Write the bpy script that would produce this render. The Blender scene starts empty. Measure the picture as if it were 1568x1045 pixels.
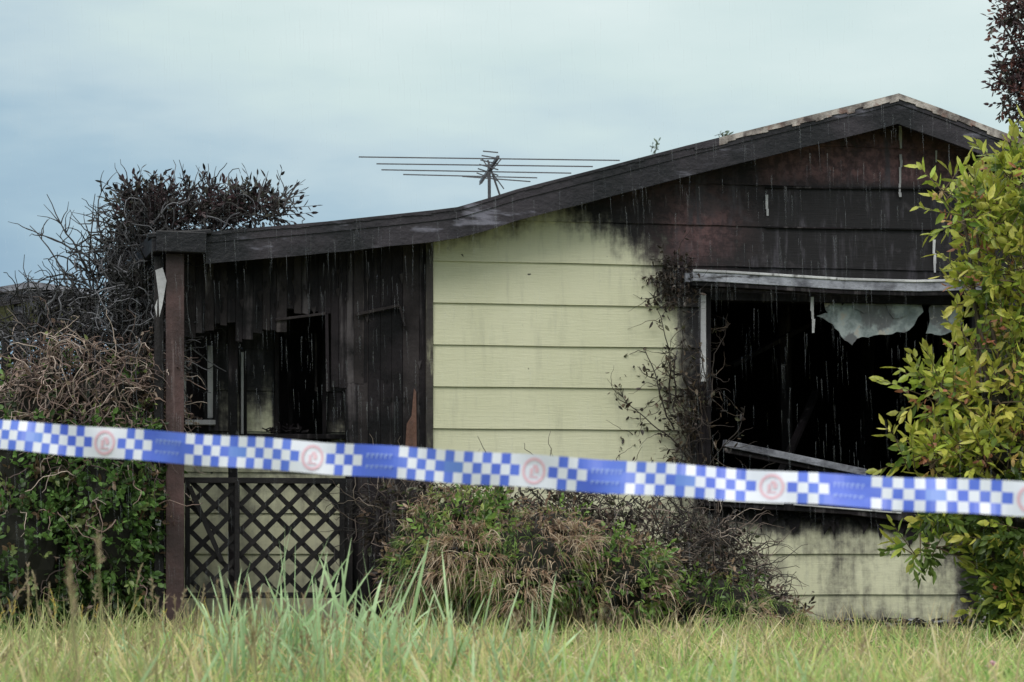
import bpy, math, random
import numpy as np
from mathutils import Vector, Matrix, noise as mnoise
random.seed(7); rng=np.random.default_rng(11)
S=bpy.context.scene
FPX=3702.0; HOR=860.0; CX=784.0; CZ=0.425; CD=15.0
# ------------------------------------------------------------------ frames
ANG=math.radians(9); OX=(660-CX)/FPX*CD
U=Vector((math.cos(ANG),math.sin(ANG),0)); WD=Vector((-math.sin(ANG),math.cos(ANG),0))
O=Vector((OX,0,0)); C=Vector((0,-CD,CZ))
def H(px,py,w=0.0):            # survey point -> house-local metres (along facade, depth, height)
    d=Vector(((px-CX)/FPX,1,(HOR-py)/FPX)); t=(w-(C-O).dot(WD))/d.dot(WD)
    p=C+d*t-O; return (p.dot(U),w,p.z)
def chart(u,w,z):
    p=O+U*u+WD*w+Vector((0,0,z))-C
    return CX+p.x/p.y*FPX, HOR-p.z/p.y*FPX
def W(px,py,y): return np.array([(px-CX)/FPX*(y+CD), y, CZ+(HOR-py)/FPX*(y+CD)])
def sst(a,b,x):
    t=min(1,max(0,(x-a)/(b-a))); return t*t*(3-2*t)
def interp(x,pts): return float(np.interp(x,[p[0] for p in pts],[p[1] for p in pts]))
# ------------------------------------------------------------------ materials
class NT:
    def __init__(s,name):
        s.m=bpy.data.materials.new(name); s.m.use_nodes=True; s.t=s.m.node_tree; s.n=s.t.nodes; s.l=s.t.links
        s.b=s.n['Principled BSDF']; s.out=s.n['Material Output']
        s.tc=s.n.new('ShaderNodeTexCoord')
    def link(s,a,b): s.l.new(a,b)
    def noise(s,scale,detail=5,stretch=(1,1,1),rough=.6,off=(0,0,0)):
        mp=s.n.new('ShaderNodeMapping'); mp.inputs['Scale'].default_value=stretch; mp.inputs['Location'].default_value=off
        s.link(s.tc.outputs['Object'],mp.inputs[0])
        n=s.n.new('ShaderNodeTexNoise'); n.inputs['Scale'].default_value=scale; n.inputs['Detail'].default_value=detail; n.inputs['Roughness'].default_value=rough
        s.link(mp.outputs[0],n.inputs['Vector']); return n.outputs['Fac']
    def mr(s,v,a,b,c=0,d=1):
        n=s.n.new('ShaderNodeMapRange'); n.interpolation_type='SMOOTHSTEP'
        for i,x in zip(('From Min','From Max','To Min','To Max'),(a,b,c,d)): n.inputs[i].default_value=x
        s.link(v,n.inputs['Value']); return n.outputs[0]
    def math(s,op,a,b):
        n=s.n.new('ShaderNodeMath'); n.operation=op
        for i,x in enumerate((a,b)):
            if isinstance(x,(int,float)): n.inputs[i].default_value=x
            else: s.link(x,n.inputs[i])
        return n.outputs[0]
    def mix(s,f,a,b,mode='MIX'):
        n=s.n.new('ShaderNodeMix'); n.data_type='RGBA'; n.blend_type=mode
        for i,x in ((0,f),(6,a),(7,b)):
            if isinstance(x,(int,float)): n.inputs[i].default_value=x
            elif isinstance(x,tuple): n.inputs[i].default_value=(*x,1)
            else: s.link(x,n.inputs[i])
        return n.outputs[2]
    def bump(s,h,strength=.3,dist=.01):
        n=s.n.new('ShaderNodeBump'); n.inputs['Strength'].default_value=strength; n.inputs['Distance'].default_value=dist
        s.link(h,n.inputs['Height']); s.link(n.outputs[0],s.b.inputs['Normal'])
    def col(s,c):
        if isinstance(c,tuple): s.b.inputs['Base Color'].default_value=(*c,1)
        else: s.link(c,s.b.inputs['Base Color'])
    def rough(s,v):
        if isinstance(v,(int,float)): s.b.inputs['Roughness'].default_value=v
        else: s.link(v,s.b.inputs['Roughness'])

def charred(name,c0=(.008,.008,.009),c1=(.035,.03,.034),c2=(.11,.10,.11),streak=(14,14,1.2),amt=.66,rough=.6,scale=1.0,spec=.3):
    k=NT(name); a=k.noise(2.2*scale,6); b=k.noise(1.0*scale,5,streak,.6); c=k.noise(30*scale,4)
    f=k.mr(a,.38,.66); col=k.mix(f,c0,c1)
    f2=k.mr(b,amt,amt+.12); col=k.mix(k.math('MULTIPLY',f2,k.mr(a,.35,.6)),col,c2)
    k.col(col); k.rough(rough); k.bump(k.math('ADD',c,b),.5,.012); k.b.inputs['Specular IOR Level'].default_value=spec
    return k.m
M_char=charred('charred_timber',(.004,.004,.005),(.020,.016,.019),(.085,.075,.08),(11,11,.9),.54,.7,1,.15)
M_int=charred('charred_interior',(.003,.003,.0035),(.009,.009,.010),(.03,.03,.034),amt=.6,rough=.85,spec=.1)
M_barge=charred('scorched_bargeboard',(.008,.008,.011),(.036,.030,.038),(.17,.165,.21),(2.2,2.2,10),.57,.42)
M_post=charred('stained_post',(.035,.022,.022),(.10,.056,.055),(.17,.12,.12),(20,20,1),.58,.6)
M_post2=charred('brown_burnt_post',(.010,.009,.010),(.028,.022,.024),(.06,.05,.05),(20,20,1),.6,.6)
M_lat=charred('burnt_lattice_paint',(.005,.005,.006),(.016,.014,.015),(.04,.035,.035),(10,10,10),.6,.7,1,.2)
M_alu=charred('scorched_aluminium',(.08,.08,.10),(.36,.37,.43),(.02,.018,.02),(3,3,16),.54,.4,1.6)
M_white=charred('flaking_white_trim',(.34,.34,.36),(.60,.60,.62),(.04,.035,.035),(12,12,3),.56,.6)
M_cap=charred('weathered_roof_edge',(.05,.035,.035),(.52,.47,.44),(.17,.07,.05),(2,2,2),.52,.5,3.0)
def roofmat():
    k=NT('old_roof_metal'); n=k.noise(3,5); k.col(k.mix(k.mr(n,.35,.65),(.05,.045,.045),(.12,.11,.11))); k.rough(.5); return k.m
M_roof=roofmat()
def scrapmat():
    k=NT('torn_lining'); n=k.noise(11,6); v=k.noise(4,5,(1,1,1),.6,(4,2,1))
    c=k.mix(k.mr(n,.4,.6),(.17,.205,.215),(.33,.37,.38)); c=k.mix(k.mr(v,.50,.58),c,(.12,.125,.135)); c=k.mix(k.mr(n,.60,.66),c,(.38,.36,.33)); k.col(c); k.rough(.8); k.bump(n,.5); return k.m
M_scrap=scrapmat()
def boardmat(name):
    k=NT(name)
    at=k.n.new('ShaderNodeAttribute'); at.attribute_name='char_shade'
    sp=k.n.new('ShaderNodeSeparateColor'); k.link(at.outputs['Color'],sp.inputs[0])
    R,G,B=sp.outputs
    big=k.noise(3.2,8,(1,1,1),.65); fine=k.noise(22,6,(1,1,1),.7,(3,1,2)); stk=k.noise(2.5,6,(7,7,.8),.65)
    grain=k.noise(5,6,(1.2,1,16),.65); spot=k.noise(17,2,(1,1,1),.5,(7,3,5))
    cream=k.mix(k.mr(k.noise(1.1,4),.3,.7),(.57,.565,.395),(.645,.635,.465))
    cream=k.mix(k.math('MULTIPLY',k.mr(stk,.5,.75),.30),cream,(.33,.33,.25))
    cream=k.mix(k.math('MULTIPLY',k.mr(grain,.55,.75),.14),cream,(.36,.36,.28))
    cream=k.mix(k.mr(fine,.68,.76,0,.7),cream,(.22,.20,.15))
    cream=k.mix(k.mr(spot,.76,.775,0,.9),cream,(.03,.03,.025))
    n=k.math('ADD',k.math('MULTIPLY',k.math('SUBTRACT',big,.5),1.3),k.math('MULTIPLY',k.math('SUBTRACT',stk,.5),.7))
    n=k.math('ADD',n,k.math('MULTIPLY',k.math('SUBTRACT',fine,.5),.5))
    act=k.mr(R,.0,.18)
    c=k.math('ADD',R,k.math('MULTIPLY',n,act))
    col=k.mix(k.mr(c,.02,.62),cream,(.15,.14,.12))
    col=k.mix(k.mr(c,.38,.78),col,(.010,.009,.011))
    red=k.mix(k.mr(fine,.4,.6),(.070,.038,.043),(.16,.086,.09))
    col=k.mix(k.math('MULTIPLY',G,k.mr(k.math('ADD',big,k.math('MULTIPLY',stk,.5)),.48,.78)),col,red)
    col=k.mix(k.math('MULTIPLY',k.mr(c,.75,1.2),k.mr(stk,.48,.70)),col,(.058,.053,.065))
    col=k.mix(k.math('MULTIPLY',k.mr(c,.7,1.0),k.mr(big,.56,.66,0,.6)),col,(.055,.048,.056))
    k.col(col); k.rough(k.mr(c,.2,.9,.62,.6)); k.bump(k.math('ADD',grain,k.math('MULTIPLY',fine,.5)),.35,.009)
    k.b.inputs['Specular IOR Level'].default_value=.25
    return k.m
M_board=boardmat('cream_weatherboard_paint')
def attrmat(name,rough=.55,tr=.3,var=.25):
    k=NT(name); at=k.n.new('ShaderNodeAttribute'); at.attribute_name='Col'
    n=k.noise(40,2); c=k.mix(k.mr(n,.3,.7,0,var),at.outputs['Color'],(.02,.02,.01))
    k.col(c); k.rough(rough); k.b.inputs['Specular IOR Level'].default_value=.45
    if tr>0:
        t=k.n.new('ShaderNodeBsdfTranslucent'); k.link(c,t.inputs['Color'])
        m=k.n.new('ShaderNodeMixShader'); m.inputs[0].default_value=tr
        k.link(k.b.outputs[0],m.inputs[1]); k.link(t.outputs[0],m.inputs[2]); k.link(m.outputs[0],k.out.inputs[0])
    return k.m
M_leaf=attrmat('leaf',.38); M_blade=attrmat('grass_blade',.5,.35,.15); M_twig=attrmat('twig_bark',.8,0)
def solid(name,c,rough=.6,n=.3):
    k=NT(name); f=k.noise(12,4); k.col(k.mix(k.mr(f,.3,.7),c,tuple(x*(1-n) for x in c))); k.rough(rough); return k.m
M_core=solid('foliage_shade_fill',(.014,.014,.009),.95)  # dark filler blobs, painted to stand in for shade inside the foliage
M_ant=solid('antenna_aluminium',(.10,.10,.11),.45)
# ------------------------------------------------------------------ mesh helpers
def empty(name,parent=None):
    e=bpy.data.objects.new(name,None); S.collection.objects.link(e); e.parent=parent; return e
class MB:
    def __init__(s): s.v=[]; s.f=[]; s.mi=[]
    def add(s,vs,fs,m=0):
        o=len(s.v); s.v+= [tuple(x) for x in vs]; s.f+=[tuple(i+o for i in f) for f in fs]; s.mi+=[m]*len(fs)
    def prism(s,poly,w0,w1,m=0):      # polygon in (u,z) extruded in depth
        n=len(poly); vs=[(p[0],w0,p[1]) for p in poly]+[(p[0],w1,p[1]) for p in poly]
        fs=[tuple(range(n)),tuple(range(2*n-1,n-1,-1))]+[(i,i+n,(i+1)%n+n,(i+1)%n) for i in range(n)]
        s.add(vs,fs,m)
    def box(s,a,b,m=0):
        s.prism([(a[0],a[2]),(b[0],a[2]),(b[0],b[2]),(a[0],b[2])],a[1],b[1],m)
    def beam(s,p0,p1,w,h,m=0,up=(0,0,1)):
        p0=Vector(p0);p1=Vector(p1); d=(p1-p0).normalized(); a=d.cross(Vector(up))
        if a.length<.05: a=d.cross(Vector((0,1,0)))
        a.normalize(); b=a.cross(d).normalized(); vs=[]
        for p in (p0,p1):
            for i,j in ((-1,-1),(1,-1),(1,1),(-1,1)): vs.append(p+a*i*w/2+b*j*h/2)
        s.add(vs,[(0,1,2,3),(7,6,5,4),(0,4,5,1),(1,5,6,2),(2,6,7,3),(3,7,4,0)],m)
    def build(s,name,mats,parent=None,bevel=0):
        me=bpy.data.meshes.new(name); me.from_pydata(s.v,[],s.f); 
        for m in mats: me.materials.append(m)
        me.polygons.foreach_set('material_index',s.mi); me.update()
        import bmesh; bm=bmesh.new(); bm.from_mesh(me); bmesh.ops.recalc_face_normals(bm,faces=bm.faces); bm.to_mesh(me); bm.free()
        o=bpy.data.objects.new(name,me); S.collection.objects.link(o); o.parent=parent
        if bevel: 
            b=o.modifiers.new('b','BEVEL'); b.width=bevel; b.segments=2; b.limit_method='ANGLE'
        return o
def npmesh(name,V,F,Cc,mat,parent=None):
    V=np.ascontiguousarray(V,dtype=np.float32); F=np.ascontiguousarray(F,dtype=np.int32)
    me=bpy.data.meshes.new(name); me.vertices.add(len(V)); me.vertices.foreach_set('co',V.ravel())
    me.loops.add(F.size); me.loops.foreach_set('vertex_index',F.ravel())
    me.polygons.add(len(F)); me.polygons.foreach_set('loop_start',np.arange(len(F),dtype=np.int32)*F.shape[1])
    me.update(calc_edges=True)
    a=me.color_attributes.new('Col','FLOAT_COLOR','POINT'); rg=np.ones((len(V),4),np.float32); rg[:,:3]=Cc; a.data.foreach_set('color',rg.ravel())
    me.materials.append(mat); o=bpy.data.objects.new(name,me); S.collection.objects.link(o); o.parent=parent; return o
def nrm(a): return a/np.maximum(np.linalg.norm(a,axis=-1,keepdims=True),1e-6)
def pal(n,cols,wts,j=.25):
    cols=np.array(cols); i=rng.choice(len(cols),n,p=np.array(wts)/sum(wts)); return cols[i]*(1+rng.uniform(-j,j,(n,1)))
def blades(name,o,d,L,wd,droop,col,parent=None,tip=None,seg=3,mat=None):
    n=len(o); ts=np.linspace(0,1,seg+1); side=nrm(np.cross(d,rng.normal(size=(n,3))))
    V=np.zeros((n,2*seg+1,3)); Cc=np.zeros((n,2*seg+1,3)); tip=col if tip is None else tip
    for k,t in enumerate(ts):
        p=o+d*(L*t)[:,None]; p[:,2]-=L*droop*t*t
        c=col*(1-t)*(.6+.4*t)+tip*t  # lower part darkened: shade at the foot of the blades painted in
        if k<seg:
            ww=(wd*(1-.75*t*t)/2)[:,None]; V[:,2*k]=p-side*ww; V[:,2*k+1]=p+side*ww; Cc[:,2*k]=c; Cc[:,2*k+1]=c
        else: V[:,2*seg]=p; Cc[:,2*seg]=c
    fs=[]
    for k in range(seg-1): a=2*k; fs+=[(a,a+1,a+3),(a,a+3,a+2)]
    fs.append((2*seg-2,2*seg-1,2*seg)); fs=np.array(fs)
    F=(fs[None]+(np.arange(n)*(2*seg+1))[:,None,None]).reshape(-1,3)
    return npmesh(name,V.reshape(-1,3),F,Cc.reshape(-1,3),mat or M_blade,parent)
def leaves(name,pos,d,L,wd,col,parent=None):
    n=len(pos); d=nrm(d); side=nrm(np.cross(d,rng.normal(size=(n,3)))); nn=np.cross(side,d)
    L=L[:,None]; w=wd[:,None]; curl=rng.uniform(.0,.25,(n,1))
    def pt(t,s,lift): return pos+d*L*t+side*w*s+nn*(w*lift-L*curl*t*t)
    V=np.stack([pt(0,0,0),pt(.33,0,-.12),pt(.7,0,-.1),pt(1,0,0),pt(.3,.42,.08),pt(.68,.36,.08),pt(.3,-.42,.08),pt(.68,-.36,.08)],1)
    f=np.array([(0,1,4),(0,6,1),(1,2,5),(1,5,4),(1,7,2),(1,6,7),(2,3,5),(2,7,3)])
    F=(f[None]+(np.arange(n)*8)[:,None,None]).reshape(-1,3)
    return npmesh(name,V.reshape(-1,3),F,np.repeat(col,8,0),M_leaf,parent)
def walk(st,d,steps,step,jit,bias=(0,0,0)):
    P=[st]; d=nrm(d)
    for i in range(steps):
        d=nrm(d+rng.normal(size=d.shape)*jit+np.array(bias)); P.append(P[-1]+d*(step[:,None] if hasattr(step,'shape') else step))
    return np.stack(P,1)
def tubes(name,P,r0,r1,col,parent=None,mat=None,k=4):
    n,m,_=P.shape; T=nrm(np.gradient(P,axis=1)); a=nrm(np.cross(T,np.array([.31,.92,.22]))); b=np.cross(T,a)
    r0=np.broadcast_to(np.asarray(r0,float).reshape(-1,1),(n,1)); r1=np.broadcast_to(np.asarray(r1,float).reshape(-1,1),(n,1))
    r=r0+(r1-r0)*np.linspace(0,1,m)[None]; V=[]
    for i in range(k):
        an=2*math.pi*i/k; V.append(P+(a*math.cos(an)+b*math.sin(an))*r[...,None])
    V=np.stack(V,2).reshape(-1,3); F=[]
    for j in range(m-1):
        for i in range(k): F.append((j*k+i,j*k+(i+1)%k,(j+1)*k+(i+1)%k,(j+1)*k+i))
    F=(np.array(F)[None]+(np.arange(n)*m*k)[:,None,None]).reshape(-1,4)
    if np.ndim(col)==1: col=np.tile(col,(n,1))
    return npmesh(name,V,F,np.repeat(col,m*k,0),mat or M_twig,parent)
def blobpts(blobs,n,shell=.55):     # blobs: (centre xyz, radii xyz, weight)
    w=np.array([b[2] for b in blobs],float); i=rng.choice(len(blobs),n,p=w/w.sum())
    c=np.array([b[0] for b in blobs])[i]; r=np.array([b[1] for b in blobs])[i]
    d=nrm(rng.normal(size=(n,3))); q=rng.uniform(shell**3,1,(n,1))**(1/3)
    lump=np.array([mnoise.noise(Vector(c_+d_*r_)*3.2) for c_,d_,r_ in zip(c,d,r)])[:,None]
    return c+d*r*q*(1+.28*lump), d
def shoots(name,pts,dirs,k,slen,L,wd,cols,wts,parent,up=.3,jit=.25,young=None,stem=None,lenvar=(.6,1.3)):
    n=len(pts); d=nrm(dirs+np.array([0,0,up])+rng.normal(size=dirs.shape)*.5)
    sl=rng.uniform(*lenvar,n)*slen; P=[];D=[];Cc=[]
    side=nrm(np.cross(d,rng.normal(size=d.shape)))
    base=pal(n,cols,wts,jit)
    for j in range(k):
        t=(j+.5)/k; a=j*2.4; s2=np.cross(d,side); r=side*math.cos(a)+s2*math.sin(a)
        P.append(pts+d*(sl*t)[:,None]); D.append(nrm(d*(.4+t)+r*(1.1-.6*t)+rng.normal(size=d.shape)*.25-np.array([0,0,.25])))
        c=base*(1+rng.uniform(-.2,.2,(n,1)))
        if young is not None: c=c*(1-t*t*.6)+np.array(young)*t*t*.6
        Cc.append(c)
    P=np.concatenate(P);D=np.concatenate(D);Cc=np.concatenate(Cc); m=len(P)
    leaves(name,P,D,rng.uniform(.6,1.2,m)*L,rng.uniform(.7,1.2,m)*wd,Cc,parent)
    if stem is not None:
        tubes(name+'_stems',np.stack([pts-d*(sl*.4)[:,None],pts+d*(sl*.3)[:,None],pts+d*(sl*.95)[:,None]],1),.004,.0015,np.array(stem),parent,k=3)
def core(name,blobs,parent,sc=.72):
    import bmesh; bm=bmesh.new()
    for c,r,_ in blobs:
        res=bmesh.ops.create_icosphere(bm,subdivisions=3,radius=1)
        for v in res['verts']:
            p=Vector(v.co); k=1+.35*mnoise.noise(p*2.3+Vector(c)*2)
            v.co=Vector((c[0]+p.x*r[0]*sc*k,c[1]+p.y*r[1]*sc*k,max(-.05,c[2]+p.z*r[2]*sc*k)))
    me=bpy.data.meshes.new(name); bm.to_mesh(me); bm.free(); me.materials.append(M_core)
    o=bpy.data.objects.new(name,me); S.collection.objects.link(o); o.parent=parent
def B(px,py,rx,rz,y,ry=.35,w=1):
    s=(y+CD)/FPX; return (W(px,py,y),np.array([rx*s,ry,rz*s]),w)
# ================================================================== HOUSE
house=empty('weatherboard_house'); house.location=O; house.rotation_euler=(0,0,ANG)
VW=-.30
top=[(315,357),(500,341),(660,324),(700,319),(745,306),(790,292),(920,259),(1050,225),(1200,188),(1320,159),(1375,145),(1440,168),(1545,208),(1900,340)]
Rt=[H(a,b,VW) for a,b in top]; Rt=[(p[0],p[2]) for p in Rt]
def roofz(u): return interp(u,Rt)
BH=.185
mb=MB()
for a,b in zip(Rt[:-1],Rt[1:]):
    mb.prism([(a[0],a[1]-.035),(b[0],b[1]-.035),(b[0],b[1]-.006),(a[0],a[1]-.006)],VW+.035,8.5)
mb.build('roof_sheets',[M_roof],house)
mb=MB()
for a,b in zip(Rt[:-1],Rt[1:]):
    n=max(1,int((b[0]-a[0])/.12)); 
    us=np.linspace(a[0],b[0],n+1)
    for u0,u1 in zip(us[:-1],us[1:]):
        j0=.006*mnoise.noise(Vector((u0*5,0,0)));j1=.006*mnoise.noise(Vector((u1*5,0,0)))
        mb.prism([(u0,roofz(u0)-BH+j0),(u1,roofz(u1)-BH+j1),(u1,roofz(u1)-.012),(u0,roofz(u0)-.012)],VW,VW+.03)
mb.build('bargeboard',[M_barge],house)
mb=MB()
for a,b in zip(Rt[:-1],Rt[1:]):
    mb.prism([(a[0],a[1]-.060),(b[0],b[1]-.060),(b[0],b[1]-.014),(a[0],a[1]-.014)],VW-.009,VW-.001)
mb.build('bargeboard_moulding',[M_barge],house)
mb=MB()
for i,(a,b) in enumerate(zip(Rt[:-1],Rt[1:])):
    n=max(1,int((b[0]-a[0])/.05))
    for j in range(n):
        u0=a[0]+(b[0]-a[0])*j/n;u1=a[0]+(b[0]-a[0])*(j+1)/n; z0=roofz(u0);z1=roofz(u1)
        px=chart(u0,VW,z0)[0]; hh=(.012 if px<1050 else .026)+random.uniform(0,.008 if px<1050 else .022)
        mb.prism([(u0,z0-hh),(u1,z1-hh+random.uniform(-.003,.003)),(u1,z1+.004),(u0,z0+.004)],VW-.018,VW-.010,0 if px>1090 else 1)
mb.build('roof_edge_capping',[M_cap,M_barge],house)
mb=MB()
for a,b in zip(Rt[:-1],Rt[1:]):
    mb.prism([(a[0],a[1]-.10),(b[0],b[1]-.10),(b[0],b[1]-.09),(a[0],a[1]-.09)],VW+.034,-.02)
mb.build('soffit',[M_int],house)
mb=MB()
p=H(239,370,-.34); q=H(316,373,-.34); mb.beam(p,q,.06,.125)
p1=H(241,371,-.34); q1=(p1[0]-.20,1.35,p1[2]-.02); mb.beam(p1,q1,.07,.12)
mb.beam(H(226,366,-.2),H(322,360,-.2),.3,.03)
mb.build('eave_gutter',[M_barge],house,.006)
mb=MB(); a=H(240,356,-.3); z=a[2]
mb.add([(a[0],-.3,z),(Rt[0][0],-.26,Rt[0][1]-.02),(Rt[0][0],8.4,Rt[0][1]-.02),(a[0]-.2,8.4,z)],[(0,1,2,3)])
mb.build('porch_roof_sheet',[M_roof],house)
# ---- weatherboards
win_l=H(1080,600)[0]; win_r=H(1492,600)[0]; win_t=H(1080,452)[2]; win_b=H(1080,768)[2]
uR=H(1700,600)[0]; z400=H(660,400)[2]; pitch=(H(660,400)[2]-H(660,656)[2])/4
def char_shade_fn(u,z):
    px,py=chart(u,0,z)
    edge=interp(py,[(180,940),(300,890),(340,945),(380,1010),(420,1040),(500,1060),(620,1066),(760,1072),(800,1120),(835,1120)])
    soft=interp(py,[(180,190),(330,180),(400,100),(500,65),(780,65)])
    c=sst(edge-soft,edge+soft*.55,px)
    if py>780: c=.20+.75*(1-sst(782,832,py))*sst(1040,1130,px)+.6*sst(1410,1520,px)+.3*sst(925,965,py)
    if px<1070: c=max(c,.34*(1-sst(0,45,py-chart(u,VW,roofz(u)-BH)[1])))  # shadow below the bargeboard, painted on the boards along with the scorching
    if px<1130 and py>700: c=max(c,.5*sst(1000,1080,px))
    r=0
    r=max(r,math.exp(-((px-1068)/55)**2-((py-345)/55)**2)*1.0)
    r=max(r,1.0*sst(1130,1200,px)*(1-sst(1435,1510,px))*sst(190,225,py)*(1-sst(279,287,py)))
    r=max(r,.35*sst(900,960,px)*(1-sst(1000,1200,px))*(1-sst(300,330,py)))
    c=min(1.0,c*1.08)
    if r>.3: c=max(.0,c-.1)
    return c,r
V=[];F=[];A=[]
for k in range(-9,12):
    zb=z400+pitch*k
    if zb<-.3: continue
    n=int(uR/.04); us=np.linspace(.012,uR,n+1)
    rows=[(0,-.004),(0,-.019),(.02,-.0185),(.35,-.013),(.7,-.008),(1.0,-.004)]
    prev=None
    seed=random.uniform(0,50)
    for i,u in enumerate(us):
        rz=roofz(u)-.05
        col=[]
        burn=char_shade_fn(u,min(zb+.1,rz))[0]
        warp=.006*burn*mnoise.noise(Vector((u*3,seed,0)))+.002*mnoise.noise(Vector((u*1.3,seed,7)))
        for t,w in rows:
            z=min(zb+pitch*t,rz); ww=w-warp-(.004*burn*mnoise.noise(Vector((u*9,z*9,seed))) if w<-.005 else 0)
            zz=z+( (.004*burn*mnoise.noise(Vector((u*8,seed,3)))+.0025*mnoise.noise(Vector((u*1.7,seed,4)))) if t<.01 else 0)
            V.append((u,ww,zz)); col.append(len(V)-1); c,r=char_shade_fn(u,z); A.append((c,r,0,1))
        if prev and zb<rz:
            um=(u+us[i-1])/2
            for j in range(len(rows)-1):
                zm=zb+pitch*(rows[j][0]+rows[j+1][0])/2
                if win_l<um<win_r and win_b<zm<win_t: continue
                F.append((prev[j],col[j],col[j+1],prev[j+1]))
        prev=col
me=bpy.data.meshes.new('weatherboards'); me.from_pydata(V,[],F); me.materials.append(M_board)
at=me.color_attributes.new('char_shade','FLOAT_COLOR','POINT'); at.data.foreach_set('color',np.array(A,np.float32).ravel())
ob=bpy.data.objects.new('weatherboards',me); S.collection.objects.link(ob); ob.parent=house
mb=MB()
mb.box((0.02,.01,-.3),(win_l-.02,.10,H(700,370)[2])); mb.box((win_r+.02,.01,-.3),(uR,.10,2.6)); mb.box((win_l-.02,.01,-.3),(win_r+.02,.10,win_b-.02))
mb.prism([(.02,2.0),(win_l-.02,2.0),(win_l-.02,win_t+.01),(uR,win_t+.01)]+[(u,roofz(u)-.07) for u in np.linspace(uR,.02,14)],.012,.09)
mb.box((uR-.1,.1,-.3),(uR,8.4,2.7)); mb.box((-2.2,8.3,-.3),(uR,8.4,1.95)); mb.box((0,.1,-.3),(.1,8.3,1.95))
mb.box((.1,3.2,-.3),(uR-.1,3.3,2.5)); mb.box((.1,.1,-.35),(uR-.1,8.3,-.05)); mb.box((.1,.1,win_t+.12),(uR-.1,3.2,win_t+.16))
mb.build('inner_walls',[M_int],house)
mb=MB(); mb.box((-.035,-.028,-.2),(.010,.06,H(660,372)[2]))
mb.build('corner_board',[charred('corner_trim',(.02,.018,.018),(.06,.05,.045),(.25,.24,.17),(12,12,2),.55)],house,.003)
mb=MB()
def ragged(px,y0,y1,wd=5,lean=0,gap=.25,w=-.026):
    y=y0
    while y<y1:
        s=random.uniform(8,26); 
        if random.random()>gap:
            x0=px+lean*(y-y0)/(y1-y0)+random.uniform(-1,1); e=min(y+s,y1)
            a=H(x0-wd/2*random.uniform(.5,1),y,w);b=H(x0+wd/2*random.uniform(.4,1),y,w);c=H(x0+wd/2*random.uniform(.4,1),e,w);d=H(x0-wd/2*random.uniform(.4,1),e,w)
            mb.prism([(d[0],d[2]),(c[0],c[2]),(b[0],b[2]),(a[0],a[2])],w,w+.004)
        y+=s*.98
ragged(1379,178,302,5); ragged(1174,286,346,5,3,.1); ragged(1434,215,275,4,0,.4); ragged(1431,355,418,5,0,.3)
ragged(1244,455,510,6,2,.1)
mb.build('broken_jointers',[M_white],house)
mb=MB()
a=H(1172,287,-.02);b=H(1700,292,-.02);mb.beam(a,b,.012,.010)
a=H(1172,348,-.02);b=H(1700,356,-.02);mb.beam(a,b,.012,.008)
mb.build('sheet_joint_moulds',[M_char],house)
# ---- window
mb=MB()
pts=[(1059,424),(1110,426),(1160,429),(1290,437),(1400,440),(1500,438)]
P=[H(a,b,-.11) for a,b in pts]
for a,b in zip(P[:-1],P[1:]):
    mb.beam(a,b,.07,.062,0); a2=(a[0],a[1]-.037,a[2]+.034); b2=(b[0],b[1]-.037,b[2]+.034); mb.beam(a2,b2,.014,.016,2)
    a3=(a[0],a[1]+.02,a[2]-.045); b3=(b[0],b[1]+.02,b[2]-.045); mb.beam(a3,b3,.09,.028,1)
mb.box((P[0][0]-.03,-.07,P[0][2]-.03),(P[0][0],-.02,P[0][2]+.03),0)
for px,w2,mm in ((1077,8,2),(1494,12,1)):
    a=H(px-w2/2,452,-.03); b=H(px+w2/2,770 if mm==1 else 585,-.03); mb.box((a[0],-.035,b[2]),(b[0],.03,a[2]),mm)
a=H(1081,452,-.03);b=H(1089,768,-.03); mb.box((a[0],-.028,b[2]),(b[0],.10,a[2]),1)
a=H(1070,585,-.03);b=H(1080.5,775,-.03); mb.box((a[0],-.033,b[2]),(b[0],.02,a[2]),1)
a=H(1082,455,-.02);b=H(1492,447,-.02); mb.box((a[0],-.02,a[2]-.02),(b[0],.1,a[2]+.03),1)
mb.beam(H(1078,770,-.05),H(1300,783,-.05),.12,.045,1); mb.beam(H(1300,783,-.05),H(1494,806,-.05),.12,.05,1)
mb.beam(H(1084,765,-.115),H(1200,771,-.115),.02,.022,2); mb.beam(H(1215,773,-.118),H(1380,786,-.118),.012,.010,2)
mb.beam(H(1108,679,.06),H(1325,724,.22),.04,.045,0)
mb.beam(H(1110,690,.08),H(1330,733,.25),.03,.03,1)
mb.beam(H(1445,500,.9),H(1452,760,.9),.08,.06,1); mb.beam(H(1200,455,1.4),H(1205,760,1.4),.08,.06,1); mb.beam(H(1330,470,2),H(1322,760,2),.09,.05,1)
mb.beam(H(1120,560,.8),H(1290,470,1.2),.05,.03,1); mb.beam(H(1180,760,.5),H(1250,600,1.1),.05,.03,1)
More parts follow.
